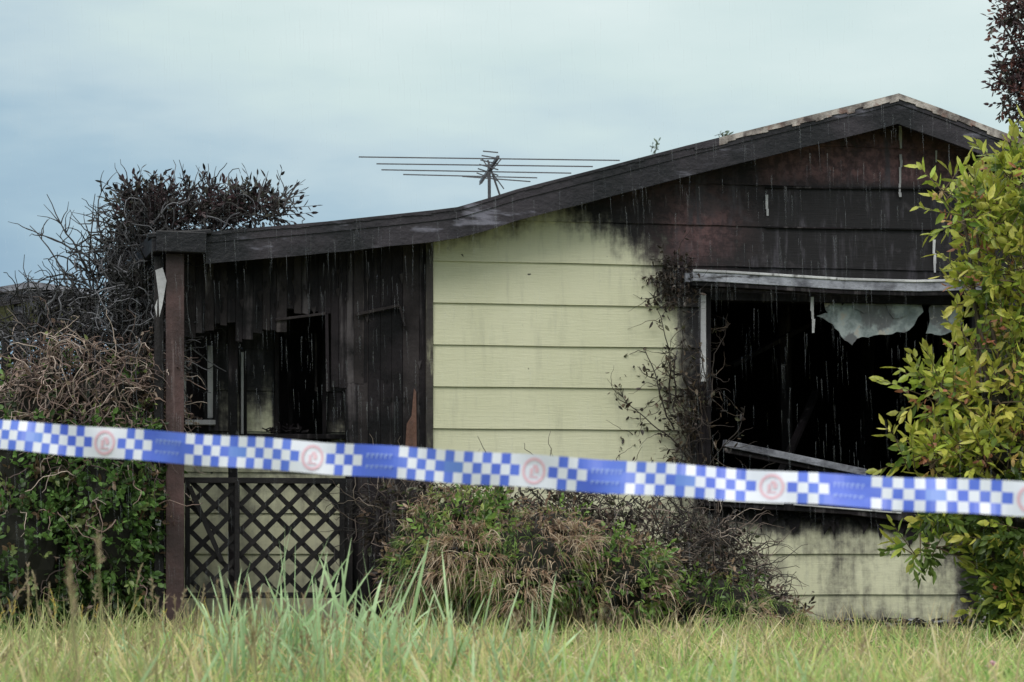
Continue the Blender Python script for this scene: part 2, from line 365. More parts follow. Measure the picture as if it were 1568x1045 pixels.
# broken sticks lying over the sill
for i in range(14):
    x=random.uniform(1100,1460); y=interp(x,[(1080,768),(1300,782),(1490,804)]); mb.beam(H(x,y,-.06),H(x+random.uniform(-60,60),y-random.uniform(2,14),-.02+random.uniform(0,.2)),.018,.014,random.choice([1,1,0]))
mb.build('window_frame',[M_alu,M_char,M_white],house,.003)
mb=MB()
def scrap(pl,w,m=0):
    q=[]
    for (a,b),(c,d) in zip(pl,pl[1:]+pl[:1]):
        for j in range(3):
            t=j/3; x=a+(c-a)*t+random.uniform(-2,2)*(j>0); y=b+(d-b)*t+random.uniform(-2,2)*(j>0)
            h=H(x,y,w); q.append((h[0],h[2]))
    mb.prism(q,w,w+.008,m)
scrap([(1250,484),(1268,480),(1262,462),(1330,464),(1410,465),(1414,478),(1392,506),(1366,512),(1338,514),(1312,519),(1305,529),(1288,515),(1276,497)],.04)
scrap([(1423,470),(1440,462),(1476,466),(1474,495),(1462,508),(1440,514),(1418,511),(1424,492)],.045)
scrap([(1300,458),(1345,458),(1338,472),(1322,480),(1306,472)],.03)
scrap([(1352,462),(1398,462),(1392,482),(1368,488)],.032)
mb.build('torn_ceiling_lining',[M_scrap],house)
mb=MB()
for i in range(90):
    x=random.uniform(1085,1480); y0=interp(x,[(1080,778),(1300,794),(1490,812)])+random.uniform(-6,2); L=random.choice([6,10,18,34])*random.uniform(.6,1.1); wd=random.uniform(6,24); w=-.03-random.uniform(0,.012)
    pl=[(x-wd/2,y0),(x+wd/2,y0),(x+wd*random.uniform(.1,.5),y0+L*random.uniform(.3,.7)),(x+random.uniform(-3,3),y0+L),(x-wd*random.uniform(.1,.4),y0+L*.5)]
    q=[H(a,b,w) for a,b in pl]; mb.add([(a[0],w-random.uniform(0,.012)*(j>1),a[2]) for j,a in enumerate(q)],[(0,1,2,3,4)])
for i in range(26):
    x=random.uniform(1090,1480); y0=456; L=random.choice([4,7,12])*random.uniform(.6,1.2); wd=random.uniform(6,16); w=random.uniform(.0,.03)
    q=[H(a,b,w) for a,b in [(x-wd/2,y0),(x+wd/2,y0),(x+wd*.3,y0+L*.6),(x+random.uniform(-3,3),y0+L),(x-wd*.3,y0+L*.5)]]; mb.add(q,[(0,1,2,3,4)])
mb.build('burnt_shreds',[M_char],house)
mb=MB(); mb.beam(H(1488,815,-.06),H(1505,900,-.06),.03,.03,0); mb.beam(H(1500,890,-.07),H(1514,966,-.07),.03,.035,1)
mb.build('downpipe_remains',[M_char,M_white],house,.003)
# ---- porch : burnt upper cladding, openings below
BW=.55
mb=MB()
x=276
while x<560:
    wd=random.uniform(9,17)
    if x<318: bot=512
    elif x<352: bot=498
    elif x<376: bot=520
    elif x<424: bot=508
    elif x<498: bot=476
    else: bot=590
    bot+=random.uniform(-5,5)
    a=H(x,bot,.0);b=H(min(x+wd-.3,562),bot,.0); off=random.uniform(0,.007)
    mb.prism([(a[0],a[2]),(b[0],a[2]+random.uniform(-.01,.01)),(b[0],roofz(max(b[0],Rt[0][0]))-.07),(a[0],roofz(max(a[0],Rt[0][0]))-.07)],-off,.014-off*.5,random.choice([0,0,0,0,2]))
    x+=wd
x=548
while x<656:
    wd=random.uniform(14,26); a=H(x,925,.0); b=H(min(x+wd-.3,656),925,.0); off=random.uniform(0,.008)
    mb.box((a[0],.004-off,a[2]),(b[0],.03,roofz(-.3)-.09),random.choice([0,0,0,2]))
    x+=wd
mb.beam(H(545,482,-.03),H(612,468,-.03),.02,.018,2); mb.beam(H(612,470,-.03),H(620,500,-.03),.02,.016,2)
mb.beam(H(422,490,-.015),H(502,480,-.015),.02,.016,2); mb.beam(H(500,478,-.015),H(502,600,-.015),.02,.02,0)
a=H(620,600,-.01);b=H(638,690,-.01); mb.prism([(a[0],b[2]),(b[0],b[2]),(b[0]-.004,a[2]),(a[0]+.055,a[2]+.02),(a[0]+.04,a[2]-.15),(a[0]+.01,a[2]-.2)],-.022,-.016,1)
mb.beam(H(278,405,.05),H(657,372,.05),.08,.10,0)
for px,w,wd in ((357,.25,7),(541,.0,11)):
    a=H(px-wd,500,w);b=H(px+wd,930,w); mb.box((a[0],w+.002,-.1),(b[0],w+.06,1.9),0)
for i in range(60):
    px=random.uniform(285,650); py=random.uniform(405,640) if px>550 else random.uniform(405,480); a=H(px,py,-.012); s=random.uniform(.01,.04)
    mb.add([(a[0],-.012,a[2]),(a[0]+s,-.014-random.random()*.02,a[2]+s*.4),(a[0]+s*.6,-.013,a[2]-s*1.6)],[(0,1,2)],random.choice([0,0,2]))
M_scuff=charred('scuffed_char',(.012,.010,.011),(.042,.035,.037),(.11,.095,.095),(9,9,1.5),.57,.7,1,.15)
mb.build('porch_burnt_wall',[M_char,charred('raw_timber',(.10,.05,.035),(.17,.09,.07),(.03,.02,.02),(16,16,2),.55),M_scuff],house,.002)
V=[];F=[];A=[]
def bchar(u,z):
    px,py=chart(u,BW,z); c=1.1
    if py>520: 
        if 378<px<421: c=.95-.66*sst(550,660,py)
        elif 498<px<542: c=.9-.55*sst(580,690,py)
        elif 330<px<366: c=.8-.35*sst(560,700,py)
    if py>670 and px<560: c=min(c,.36-.20*sst(690,740,py))
    return c,0
uL=H(262,600,BW)[0]; uE=H(600,600,BW)[0]; z380=H(600,392,BW)[2]
for k in range(-9,3):
    zb=z400+pitch*k; us=np.arange(uL,uE,.03); prev=None
    for u in us:
        col=[]
        for t,w in [(0,0),(0,-.016),(.25,-.013),(.5,-.009),(.75,-.006),(1,-.001)]:
            z=min(zb+pitch*t,z380); V.append((u,BW+w,z)); col.append(len(V)-1); c,r=bchar(u,z); A.append((c,r,0,1))
        if prev and zb<z380:
            for j in range(5):
                zm=zb+pitch*(j+.5)/5; px,py=chart(u,BW,zm)
                if (424<px<497 and 470<py<684) or (284<px<318 and 535<py<640): continue
                F.append((prev[j],col[j],col[j+1],prev[j+1]))
        prev=col
me=bpy.data.meshes.new('porch_back_wall'); me.from_pydata(V,[],F); me.materials.append(M_board)
at=me.color_attributes.new('char_shade','FLOAT_COLOR','POINT'); at.data.foreach_set('color',np.array(A,np.float32).ravel())
ob=bpy.data.objects.new('porch_back_wall',me); S.collection.objects.link(ob); ob.parent=house
mb=MB()
for px,py0,py1,wd,m in ((322,530,640,8,1),(371,540,665,4,1),(376,560,700,4,0),(424,480,690,6,0),(497,480,700,6,0),(484,510,600,3,2),(283,530,640,4,1)):
    a=H(px-wd/2,py0,BW-.05);b=H(px+wd/2,py1,BW-.05); mb.box((a[0],BW-.06,b[2]),(b[0],BW-.02,a[2]),m)
a=H(378,662,BW-.1); b=H(545,668,BW-.1); mb.box((a[0],BW-.12,b[2]-.02),(b[0],BW-.02,b[2]+.01),0)
a=H(284,640,BW-.1); b=H(330,646,BW-.1); mb.box((a[0],BW-.12,b[2]-.02),(b[0],BW-.02,b[2]+.01),1)
for i in range(30):
    x=random.uniform(405,470); p=H(x,random.uniform(656,664),BW-.1); an=random.uniform(0,3.1)
    d=(math.cos(an)*.04,random.uniform(-.03,.03),abs(math.sin(an))*.035); mb.beam(p,(p[0]+d[0],p[1]+d[1],p[2]+d[2]),.012,.008,0)
mb.box((uL-.4,BW+.9,-.3),(-.02,BW+.95,z380+.12),0); mb.box((uL-.1,.0,-.3),(.0,8,-.03),0); mb.box((uL,BW+.02,z380-.02),(-.02,BW+.9,z380+.01),0)
mb.build('porch_window_frames',[M_char,M_white,M_scuff],house,.002)
mb=MB()
def post(px0,px1,top_,w,m,d=.09):
    a=H(px0,900,w);b=H(px1,900,w);t=H(px0,top_,w); mb.box((a[0],w,-.25),(b[0],w+d,t[2]),m)
post(254,282,388,-.30,0); post(236,251,392,-.24,1,.05); post(527,540,734,-.06,1,.06); post(2,14,505,.1,1)
mb.build('porch_posts',[M_post,M_post2],house,.004)
mb=MB(); w=-.31
for pl in ([(238,414),(249,410),(255,430),(249,466),(244,486),(243,455)],[(237,470),(241,458),(240,486)],[(238,795),(247,797),(246,806),(238,804)]):
    q=[H(a,b,w) for a,b in pl]; mb.prism([(p[0],p[2]) for p in q],w,w+.006)
mb.build('peeling_fascia_strip',[M_white],house)
mb=MB()
mb.beam(H(-260,500,2.5),H(50,448,2.5),.1,.13,0); mb.beam(H(50,448,2.5),H(150,462,2.5),.1,.12,0)
a=H(-260,490,2.5);b=H(50,438,2.5);c=H(150,452,2.5)
mb.beam((a[0],2.42,a[2]),(b[0],2.42,b[2]),.04,.04,1); mb.beam((b[0],2.42,b[2]),(c[0],2.42,c[2]),.04,.04,1)
mb.add([a,b,(b[0],6,b[2]),(a[0],6,a[2])],[(0,1,2,3)],1); mb.add([b,c,(c[0],6,c[2]),(b[0],6,b[2])],[(0,1,2,3)],1)
for px in (-240,30,140):
    p=H(px,600,2.55); mb.box((p[0]-.04,2.5,-.2),(p[0]+.04,2.58,b[2]-.14),0)
mb.build('lean_to_roof',[M_barge,M_alu],house)
# ---- lattice gate
gate=empty('lattice_gate'); gate.location=O; gate.rotation_euler=(0,0,ANG)
mb=MB(); gw=-.10
g0=H(287,912,gw);g1=H(526,737,gw); x0,z0,x1,z1=g0[0],g0[2],g1[0],g1[2]
sp=.150
def strip(c0,sgn,w):
    pts=[]
    for x in (x0,x1):
        z=sgn*x+c0
        if z0<=z<=z1: pts.append((x,z))
    for z in (z0,z1):
        x=(z-c0)/sgn
        if x0<x<x1: pts.append((x,z))
    if len(pts)>=2:
        a,b=pts[0],pts[1]
        if math.dist(a,b)>.05: 
            t=lambda: random.uniform(-.004,.004)
            mb.beam((a[0]+t(),w,a[1]+t()),(b[0]+t(),w,b[1]+t()),.007,.030)
c=-3
while c<6:
    strip(c,1,gw); strip(c+.03,-1,gw+.009); c+=sp
mb.build('lattice_strips',[M_lat],gate)
mb=MB()
mb.beam((x0-.02,gw-.012,z1),(x1+.02,gw-.012,z1),.03,.035); mb.beam((x0-.02,gw-.012,z0),(x1,gw-.012,z0),.03,.035)
mb.beam((x0,gw-.014,z0),(x0,gw-.014,z1),.03,.03); p=H(363,800,gw); mb.beam((p[0],gw-.014,z0),(p[0],gw-.014,z1),.03,.03)
mb.beam(H(290,745,gw-.03),H(340,860,gw-.03),.02,.03); mb.beam((x1-.01,gw-.014,z0),(x1-.01,gw-.014,z1),.03,.03)
mb.build('gate_frame',[M_lat],gate,.003)
# ================================================================== ANTENNA
ant=empty('tv_antenna'); mb=MB()
ay=2.5; base=W(751,300,ay+.4); zA=W(750,246,ay)[2]
bx=base[0]
mb.beam((bx,ay+.4,2.2),(bx-.01,ay+.4,zA+.04),.024,.024)
mb.beam((bx+.06,ay-.15,zA),(bx-.08,ay+.95,zA-.01),.02,.02)
def el(y,l,r,dz0,dz1,t=.008): mb.beam((bx-l,y,zA+dz0),(bx+r,y,zA+dz1),t,t)
el(ay,.95,.94,.025,-.0); el(ay+.15,.83,.75,.0,-.02); el(ay+.45,.81,.60,.005,-.02); el(ay+.7,.66,.35,.01,-.015); el(ay+.85,.22,.30,.02,-.02)
for i in range(6):
    y=ay-.1+i*.07; mb.beam((bx-.05-.01*i,y,zA+.05-.02*i),(bx+.06,y,zA+.04-.03*i),.008,.008)
mb.beam((bx-.06,ay+.3,zA+.06),(bx+.1,ay+.3,zA-.16),.008,.008); mb.beam((bx+.08,ay+.3,zA+.06),(bx-.08,ay+.3,zA-.13),.008,.008)
mb.beam((bx-.02,ay+.35,zA+.06),(bx+.07,ay+.35,zA-.2),.014,.014)
o=mb.build('elements',[M_ant],ant)
# ================================================================== TAPE
def tape():
    root=empty('police_tape')
    k=NT('tape_white'); k.col(k.mix(k.mr(k.noise(6,4),.3,.7),(.70,.73,.84),(.80,.82,.90))); k.rough(.3); white=k.m
    k=NT('tape_blue'); k.col(k.mix(k.mr(k.noise(6,4),.3,.7),(.08,.14,.66),(.13,.22,.76))); k.rough(.3); blue=k.m
    k=NT('tape_blue_print'); k.col((.15,.27,.72)); k.rough(.3); lb=k.m
    k=NT('tape_pale_print'); k.col((.28,.38,.80)); k.rough(.3); pb=k.m
    k=NT('tape_badge_pink'); k.col((.74,.48,.56)); k.rough(.35); pk=k.m
    ctr=[(-700,585),(-300,640),(0,666),(250,684),(500,700),(700,714),(900,728),(1100,742),(1300,753),(1568,764),(1800,768),(2150,765)]
    xs=np.array([c[0] for c in ctr],float); co=np.polyfit(xs,[c[1] for c in ctr],4)
    def pos(px):
        d=6.45+(5.32-6.45)*px/1568; z=CZ+(HOR-np.polyval(co,px))/FPX*d
        return Vector(((px-CX)/FPX*d,-CD+d,z))
    P=[pos(p) for p in np.linspace(-700,2150,900)]; S_=[0]
    for a,b in zip(P[:-1],P[1:]): S_.append(S_[-1]+(b-a).length)
    S_=np.array(S_); PA=np.array([tuple(p) for p in P]); cell=.0254
    def fr(s):
        c=Vector([float(np.interp(s,S_,PA[:,i])) for i in range(3)]); e=Vector([float(np.interp(s+.01,S_,PA[:,i])) for i in range(3)])
        t=(e-c).normalized(); n=Vector((0,1,0)); up=t.cross(n).normalized(); up=-up if up.z<0 else up
        tw=.22*math.sin(s*1.9)+.12*math.sin(s*5.3+1)+.15; up=(up*math.cos(tw)+n*math.sin(tw)); return c,up
    mb=MB()
    def pt(s,h,off=0):
        c,up=fr(s); y=.005*math.sin(s*23+h*40)+.003*math.sin(s*51)
        return c+up*h*1.05+Vector((0,y-off,.0015*math.sin(s*17)))
    N=int(S_[-1]/cell)
    s0=float(np.interp(pos(135).x,PA[:,0],S_)); off=int(round(s0/cell))
    for i in range(N):
        j=(i-off)%24
        for r in range(3):
            if j in (0,1,2): m=0
            elif 7<=j<=10: m=1
            elif 15<=j<=18 and r<2: m=2 if (r==1 and j in(16,17)) else (1 if (i+r)%2 else 0)
            else: m=1 if (i+r)%2 else 0
            a=(r-1.5)*cell
            for h in range(2):
                sa=i*cell+h*cell/2; sb=sa+cell/2
                mb.add([pt(sa,a),pt(sb,a),pt(sb,a+cell),pt(sa,a+cell)],[(0,1,2,3)],m)
        if j==7:
            for r,(h0,hh) in enumerate(((.006,.012),(-.018,.008))):
                s=i*cell+.012
                while s<i*cell+4*cell-.015:
                    w_=random.uniform(.006,.011); mb.add([pt(s,h0,.002),pt(s+w_*.45,h0,.002),pt(s+w_*.45,h0+hh,.002),pt(s,h0+hh,.002)],[(0,1,2,3)],3)
                    mb.add([pt(s+w_*.45,h0+hh*.6,.002),pt(s+w_,h0+hh*.6,.002),pt(s+w_,h0+hh,.002),pt(s+w_*.45,h0+hh,.002)],[(0,1,2,3)],3); s+=w_+.004
        if j==0:
            sc=i*cell+1.5*cell
            for q in range(28):
                a0=q*2*math.pi/28;a1=(q+1)*2*math.pi/28
                mb.add([pt(sc+math.cos(t)*r,math.sin(t)*r,.002) for t,r in ((a0,.024),(a1,.024),(a1,.031),(a0,.031))],[(0,1,2,3)],4)
            for dx,dz,w_,h_ in ((-.010,-.010,.008,.016),(.003,-.004,.010,.012),(-.003,.006,.012,.008),(-.012,-.016,.024,.004)):
                mb.add([pt(sc+dx,dz,.002),pt(sc+dx+w_,dz,.002),pt(sc+dx+w_,dz+h_,.002),pt(sc+dx,dz+h_,.002)],[(0,1,2,3)],4)
    o=mb.build('printed_strip',[white,blue,lb,pb,pk],root)
    for p in o.data.polygons: p.use_smooth=True
    for e in (P[0],P[-1]):
        m=MB(); m.beam((e.x,e.y+.02,-.2),(e.x,e.y+.02,e.z+.15),.045,.045)
        m.build('wooden_stake',[M_post],None,.004)
tape()
# ================================================================== GROUND
def ground():
    import bmesh
    bm=bmesh.new(); xs=np.unique(np.concatenate([np.linspace(-400,-12,14),np.linspace(-12,12,90),np.linspace(12,400,14)])); ys=np.unique(np.concatenate([np.linspace(-60,-16,8),np.linspace(-16,4,80),np.linspace(4,600,20)]))
    g=[[bm.verts.new((x,y,(.035*mnoise.noise(Vector((x*.6,y*.6,0))) -.02) if abs(x)<12 and -16<y<4 else -.02)) for x in xs] for y in ys]
    for j in range(len(ys)-1):
        for i in range(len(xs)-1): bm.faces.new((g[j][i],g[j][i+1],g[j+1][i+1],g[j+1][i]))
    me=bpy.data.meshes.new('ground'); bm.to_mesh(me); bm.free()
    k=NT('grassy_soil'); a=k.noise(1.2,6); b=k.noise(25,5)
    c=k.mix(k.mr(a,.35,.65),(.12,.15,.045),(.19,.18,.07)); c=k.mix(k.mr(b,.45,.65),c,(.06,.06,.03)); k.col(c); k.rough(.95); k.bump(b,.8,.05); me.materials.append(k.m)
    o=bpy.data.objects.new('ground',me); S.collection.objects.link(o)
ground()
def gz(x,y): return np.array([.035*mnoise.noise(Vector((a*.6,b*.6,0)))-.03 for a,b in zip(x,y)])
def grass():
    n=72000; d=rng.uniform(4.2,16.2,n); x=rng.uniform(-.27,.27,n)*d
    n2=26000; d2=rng.uniform(3.5,16.5,n2); x2=rng.uniform(-7,7,n2)
    d=np.concatenate([d,d2]);x=np.concatenate([x,x2]); y=d-CD; n+=n2
    big=np.array([mnoise.noise(Vector((a*1.3,b*.9,5))) for a,b in zip(x,y)])
    sm=np.array([mnoise.noise(Vector((a*5,b*5,9))) for a,b in zip(x,y)])
    ok=~((y>(x-OX)*math.tan(ANG)-.02)&(x>-2.3)); 
    h=(.095+.10*np.clip(big,-1,1)+.11*sm)*rng.uniform(.5,1.8,n)
    h=np.clip(h,.03,.4)*np.interp(d,[4,8,12,15],[1.45,1.35,1.2,1.05])
    o=np.stack([x,y,gz(x,y)],1)
    dr=nrm(np.stack([rng.normal(size=n)*.6-.05,rng.normal(size=n)*.5,np.ones(n)],1))
    dry=np.clip(.28+1.3*sm+.9*big+rng.normal(size=n)*.22,0,1)
    g=pal(n,[(.28,.47,.12),(.42,.60,.18),(.18,.33,.09),(.52,.60,.20)],[3,3,2,2.2],.4); t=pal(n,[(.74,.63,.33),(.64,.58,.26),(.80,.71,.47),(.48,.37,.22)],[2,2,1,1],.3)
    dryb=(dry>.6)[:,None]; col=np.where(dryb,t,g); tip=np.where(dryb,t*1.12,np.clip(g*1.3+np.array([.08,.08,.03]),0,.85))
    wd=rng.uniform(.003,.0065,n)*np.where(rng.random(n)<.14,2.0,1)
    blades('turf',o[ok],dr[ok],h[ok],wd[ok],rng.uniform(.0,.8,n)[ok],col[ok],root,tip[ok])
def clump(name,cx,y,n,rad,h,col,tipc,wd=.009,lean=.35,hvar=.35,droop=.5):
    c=W(cx,900,y)[0]; x=c+rng.normal(size=n)*rad; yy=y+rng.normal(size=n)*rad*.7
    o=np.stack([x,yy,gz(x,yy)],1); dr=nrm(np.stack([rng.normal(size=n)*lean,rng.normal(size=n)*lean,np.ones(n)],1))
    hh=h*rng.uniform(1-hvar*1.9,1.05,n)
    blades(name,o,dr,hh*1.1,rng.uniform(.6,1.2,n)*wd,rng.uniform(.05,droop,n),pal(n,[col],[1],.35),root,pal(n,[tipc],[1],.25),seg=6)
root=empty('grass'); grass()
gr=(.26,.48,.18); gt=(.60,.78,.46)
clump('tall_tuft_a',425,-5.6,100,.14,.60,gr,gt,.017,.28,.4,.6)
clump('tall_tuft_b',570,-5.9,90,.15,.62,gr,gt,.017,.28,.4,.6)
clump('tall_tuft_c',495,-7.2,70,.20,.46,gr,gt,.013,.35,.4,.7)
clump('tall_tuft_d',730,-6.4,60,.18,.50,gr,gt,.015,.38,.4,.7)
clump('tall_tuft_e',340,-6.0,60,.22,.38,gr,gt,.012)
clump('tall_tuft_f',640,-6.0,80,.24,.40,gr,gt,.012)
clump('tall_tuft_p',470,-9.0,50,.28,.32,gr,gt,.012,.45)
clump('tall_tuft_q',840,-8.6,60,.30,.28,gr,gt,.012,.5)
clump('tall_tuft_g',1000,-8.2,70,.28,.26,gr,gt,.011)
clump('tall_tuft_h',1250,-7.5,110,.35,.22,(.36,.5,.16),(.64,.70,.34),.010)
clump('tall_tuft_i',100,-7.5,110,.30,.32,(.28,.4,.12),(.58,.62,.3),.010)
clump('tall_tuft_r',250,-10.2,50,.30,.26,gr,gt,.010,.5)
clump('tall_tuft_s',1120,-10.0,60,.35,.22,gr,gt,.010,.6)
clump('tall_tuft_j',230,-3.5,240,.35,.36,(.25,.36,.1),(.56,.58,.27),.008)
clump('tall_tuft_k',60,-3.0,220,.35,.34,(.24,.36,.09),(.52,.56,.24),.008)
clump('tall_tuft_l',560,-2.6,240,.35,.30,(.28,.42,.12),(.52,.64,.26),.008)
clump('tall_tuft_m',900,-2.2,320,.7,.22,(.44,.42,.18),(.70,.62,.36),.007)
clump('tall_tuft_n',1380,-2.0,360,.6,.17,(.42,.46,.17),(.66,.66,.32),.007)
clump('tall_tuft_o',1150,-1.6,240,.35,.18,(.28,.4,.1),(.52,.6,.24),.007)
clump('straw_tuft_a',760,-4.5,220,.4,.24,(.55,.45,.24),(.76,.66,.40),.006,.8)
clump('straw_tuft_b',1050,-4.2,280,.5,.22,(.55,.45,.24),(.76,.66,.40),.006,.8)
clump('straw_tuft_c',250,-5.5,200,.4,.26,(.5,.42,.22),(.70,.62,.36),.006,.7)
clump('straw_tuft_d',1400,-5.2,220,.5,.19,(.5,.43,.23),(.70,.62,.38),.006,.8)
clump('straw_tuft_e',60,-6.5,180,.3,.27,(.45,.4,.2),(.66,.6,.34),.006,.7)
def stalks(name,cx,y,n,rad,h,seedc=((.52,.42,.28),(.44,.32,.22))):
    c=W(cx,900,y)[0]; st=np.stack([c+rng.normal(size=n)*rad,y+rng.normal(size=n)*rad,np.zeros(n)],1); L=h*rng.uniform(.7,1.05,n)
    P=walk(st,np.stack([rng.normal(size=n)*.15+.08,rng.normal(size=n)*.1,np.ones(n)],1),7,L/7,.06)
    tubes(name,P,.0025,.0012,np.array([.36,.33,.16]),root,k=3)
    e=P[:,-1]; dd=nrm(P[:,-1]-P[:,-2]); m=14
    pp=np.concatenate([e-dd*(.05*i/m*1.2) for i in range(m)]); ddd=np.concatenate([dd+rng.normal(size=dd.shape)*.5 for i in range(m)])
    blades(name+'_seeds',pp,nrm(ddd),rng.uniform(.012,.022,len(pp)),np.full(len(pp),.004),np.zeros(len(pp)),pal(len(pp),list(seedc),[1,1]),root)
stalks('seed_stalks_a',105,-10.6,4,.05,.52); stalks('seed_stalks_b',60,-7.5,26,.35,.40); stalks('seed_stalks_c',330,-7.0,26,.3,.34); stalks('seed_stalks_d',720,-7.5,18,.5,.30); stalks('seed_stalks_e',1200,-7,18,.6,.27)
stalks('dark_weed_heads',330,-8.2,26,.35,.28,((.26,.18,.11),(.34,.23,.12)))
stalks('yellow_flower_heads',80,-5.0,14,.5,.32,((.75,.60,.12),(.7,.5,.15)))
# ================================================================== PLANTS
vine=empty('overgrown_vine')
vb=[B(60,710,110,180,-.3,.4,3),B(170,790,72,160,-.45,.35,3),B(40,850,90,110,-.5,.4,2),B(150,630,100,75,-.2,.4,2),B(205,710,36,110,-.45,.2,1)]
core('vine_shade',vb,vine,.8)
p,d=blobpts(vb,3000,.75); pz=HOR-(p[:,2]-CZ)/(p[:,1]+CD)*FPX
keep=(p[:,2]>.0)&((pz>655)|(rng.random(len(p))<.15)); p,d=p[keep],d[keep]
shoots('vine_leaves',p,d,6,.13,.05,.034,[(.10,.20,.05),(.17,.31,.08),(.05,.09,.03),(.28,.35,.13),(.15,.10,.06)],[4,3,3,1,1],vine,up=.1)
p,d=blobpts(vb+[B(120,590,125,50,-.25,.4,6)],1400,.7); pz=HOR-(p[:,2]-CZ)/(p[:,1]+CD)*FPX
keep=((pz<700)&(pz>520))|(rng.random(len(p))<.22); p,d=p[keep],d[keep]
P=walk(p,d+np.array([.0,-.3,.1]),11,.038,.42,(0,0,-.12)); tubes('dead_tendrils',P,.005,.0018,pal(len(P),[(.26,.18,.155),(.46,.37,.32),(.10,.07,.065)],[3,2,3]),vine)
k=rng.choice(len(P),1500); leaves('dead_leaves',P[k,rng.integers(3,11,1500)],rng.normal(size=(1500,3))-np.array([0,0,.5]),rng.uniform(.025,.055,1500),rng.uniform(.013,.028,1500),pal(1500,[(.32,.22,.17),(.18,.12,.10),(.48,.37,.29),(.22,.26,.09)],[2,3,1,1]),vine)
tg=empty('burnt_creeper')
tb=[B(165,465,80,60,.1,.35,3),B(215,400,50,60,.2,.35,3),B(270,345,90,24,.4,.4,1.6),B(110,505,85,45,.0,.35,3),B(380,335,50,14,.5,.3,.8),B(200,530,80,55,-.15,.35,3),B(60,520,60,35,-.1,.35,1.6),B(215,440,35,60,-.2,.15,2)]
p,d=blobpts(tb,900,.2)
P=walk(p,d*np.array([1,.5,1])+np.array([0,-.1,.15]),10,.04,.42,(0,0,-.05)); tubes('tangle',P,.0065,.002,pal(len(P),[(.014,.013,.015),(.05,.05,.058),(.17,.17,.19)],[4,3,1.3]),tg)
P2=walk(p[:160],d[:160]*np.array([1,.5,1])+np.array([0,0,.5]),5,.03,.3,(0,0,.1)); tubes('fine_twigs',P2,.004,.0012,np.array([.03,.025,.028]),tg,k=3)
p,d=blobpts(tb,220,.3); shoots('shrivelled_leaves',p,d,5,.08,.04,.02,[(.02,.018,.02),(.05,.045,.05)],[3,1],tg,up=0)
tl=[B(290,325,75,22,.4,.35,3),B(230,345,45,38,.3,.35,3),B(395,318,48,14,.5,.25,2),B(215,310,30,20,.3,.2,.8),B(340,322,40,14,.4,.2,1)]
p,d=blobpts(tl,460,.3); shoots('scorched_leaves',p,d,6,.12,.055,.022,[(.03,.022,.027),(.08,.045,.053),(.09,.09,.07),(.015,.014,.015)],[3,2,1,3],tg,up=.9,stem=(.03,.02,.02),lenvar=(.4,1.9))
st=np.array([W(x,y,.1) for x,y in ((150,440),(130,460),(170,400),(190,380),(110,470),(140,430),(205,330),(90,460),(285,315),(330,310),(395,310),(435,318),(160,420))])
dr=np.array([(-.5,0,1),(-.7,0,1),(-.45,0,1),(-.15,0,1),(-1.2,0,.3),(-.25,0,1),(.15,0,1),(-1,0,.6),(.2,0,1),(-.2,0,1),(0,0,1),(.3,0,.6),(-.9,0,.8)],float)
ln=np.array([.6,.6,.5,.42,.45,.6,.24,.4,.16,.14,.16,.12,.6])
P=walk(st,dr,9,ln/9,.14); tubes('bare_branches',P,.0085,.0025,np.array([.06,.055,.06]),tg)
idx=rng.integers(0,len(P),60); s2=P[idx,rng.integers(3,9,60)]; dd=nrm(P[idx,8]-P[idx,3])+rng.normal(size=(60,3))*np.array([.8,.3,.5])
Q=walk(s2,dd,5,.032,.2); tubes('bare_twigs',Q,.0045,.0015,np.array([.06,.055,.06]),tg,k=3)
# --- mound of weeds in front of wall
md=empty('overgrown_garden_shrub')
mbz=[B(690,855,95,80,-.9,.35,3),B(800,870,115,80,-1.0,.35,3),B(720,800,95,45,-.8,.3,2),B(930,885,105,62,-.9,.3,2),B(1080,925,110,45,-.7,.25,1.5),B(1180,950,60,35,-.6,.2,1),B(630,885,45,60,-.8,.25,1),B(840,810,60,30,-.8,.2,.8)]
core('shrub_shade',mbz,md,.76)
def above(p,d): k=p[:,2]>.02; return p[k],d[k]
p,d=above(*blobpts(mbz,1500,.74)); nn=np.array([mnoise.noise(Vector(a*2.2)+Vector((9,0,0))) for a in p]); kk=nn>-.10
shoots('green_leaves',p[kk],d[kk],6,.10,.045,.024,[(.15,.27,.065),(.25,.40,.09),(.08,.14,.04),(.38,.44,.13)],[3,3,2,1],md,up=.2)
p,d=above(*blobpts(mbz,1100,.74)); shoots('brown_leaves',p,d,5,.10,.042,.018,[(.30,.20,.14),(.16,.105,.085),(.04,.03,.03),(.46,.32,.22)],[3,3,2.5,1.2],md,up=-.1)
def straw(nm,bl,n,Lr,cols,wts,dr_=(.4,1.2),sh=.85,off=-.06):
    p,d=above(*blobpts(bl,n,sh))
    nn=np.array([mnoise.noise(Vector(a*3.0)) for a in p]); dryk=nn+rng.normal(size=len(p))*.15>off
    c=np.where(dryk[:,None],pal(len(p),cols,wts),pal(len(p),[(.24,.40,.09),(.38,.52,.14),(.15,.25,.07)],[3,2,2]))
    q=np.round(p/.09)*.09; p=p*.6+(q)*.4
    tu=np.array([mnoise.noise_vector(Vector(a*6.0)) for a in q])
    blades(nm,p,nrm(d+np.array([0,-.3,.35])+tu*1.3+rng.normal(size=p.shape)*.6),rng.uniform(*Lr,len(p)),rng.uniform(.003,.0065,len(p)),rng.uniform(*dr_,len(p)),c,md,seg=4)
tan=[(.66,.50,.35),(.78,.64,.48),(.44,.29,.20),(.60,.37,.25)]
straw('straw',mbz,10500,(.05,.14),tan,[3,2.4,1.6,1.5],off=-.02)
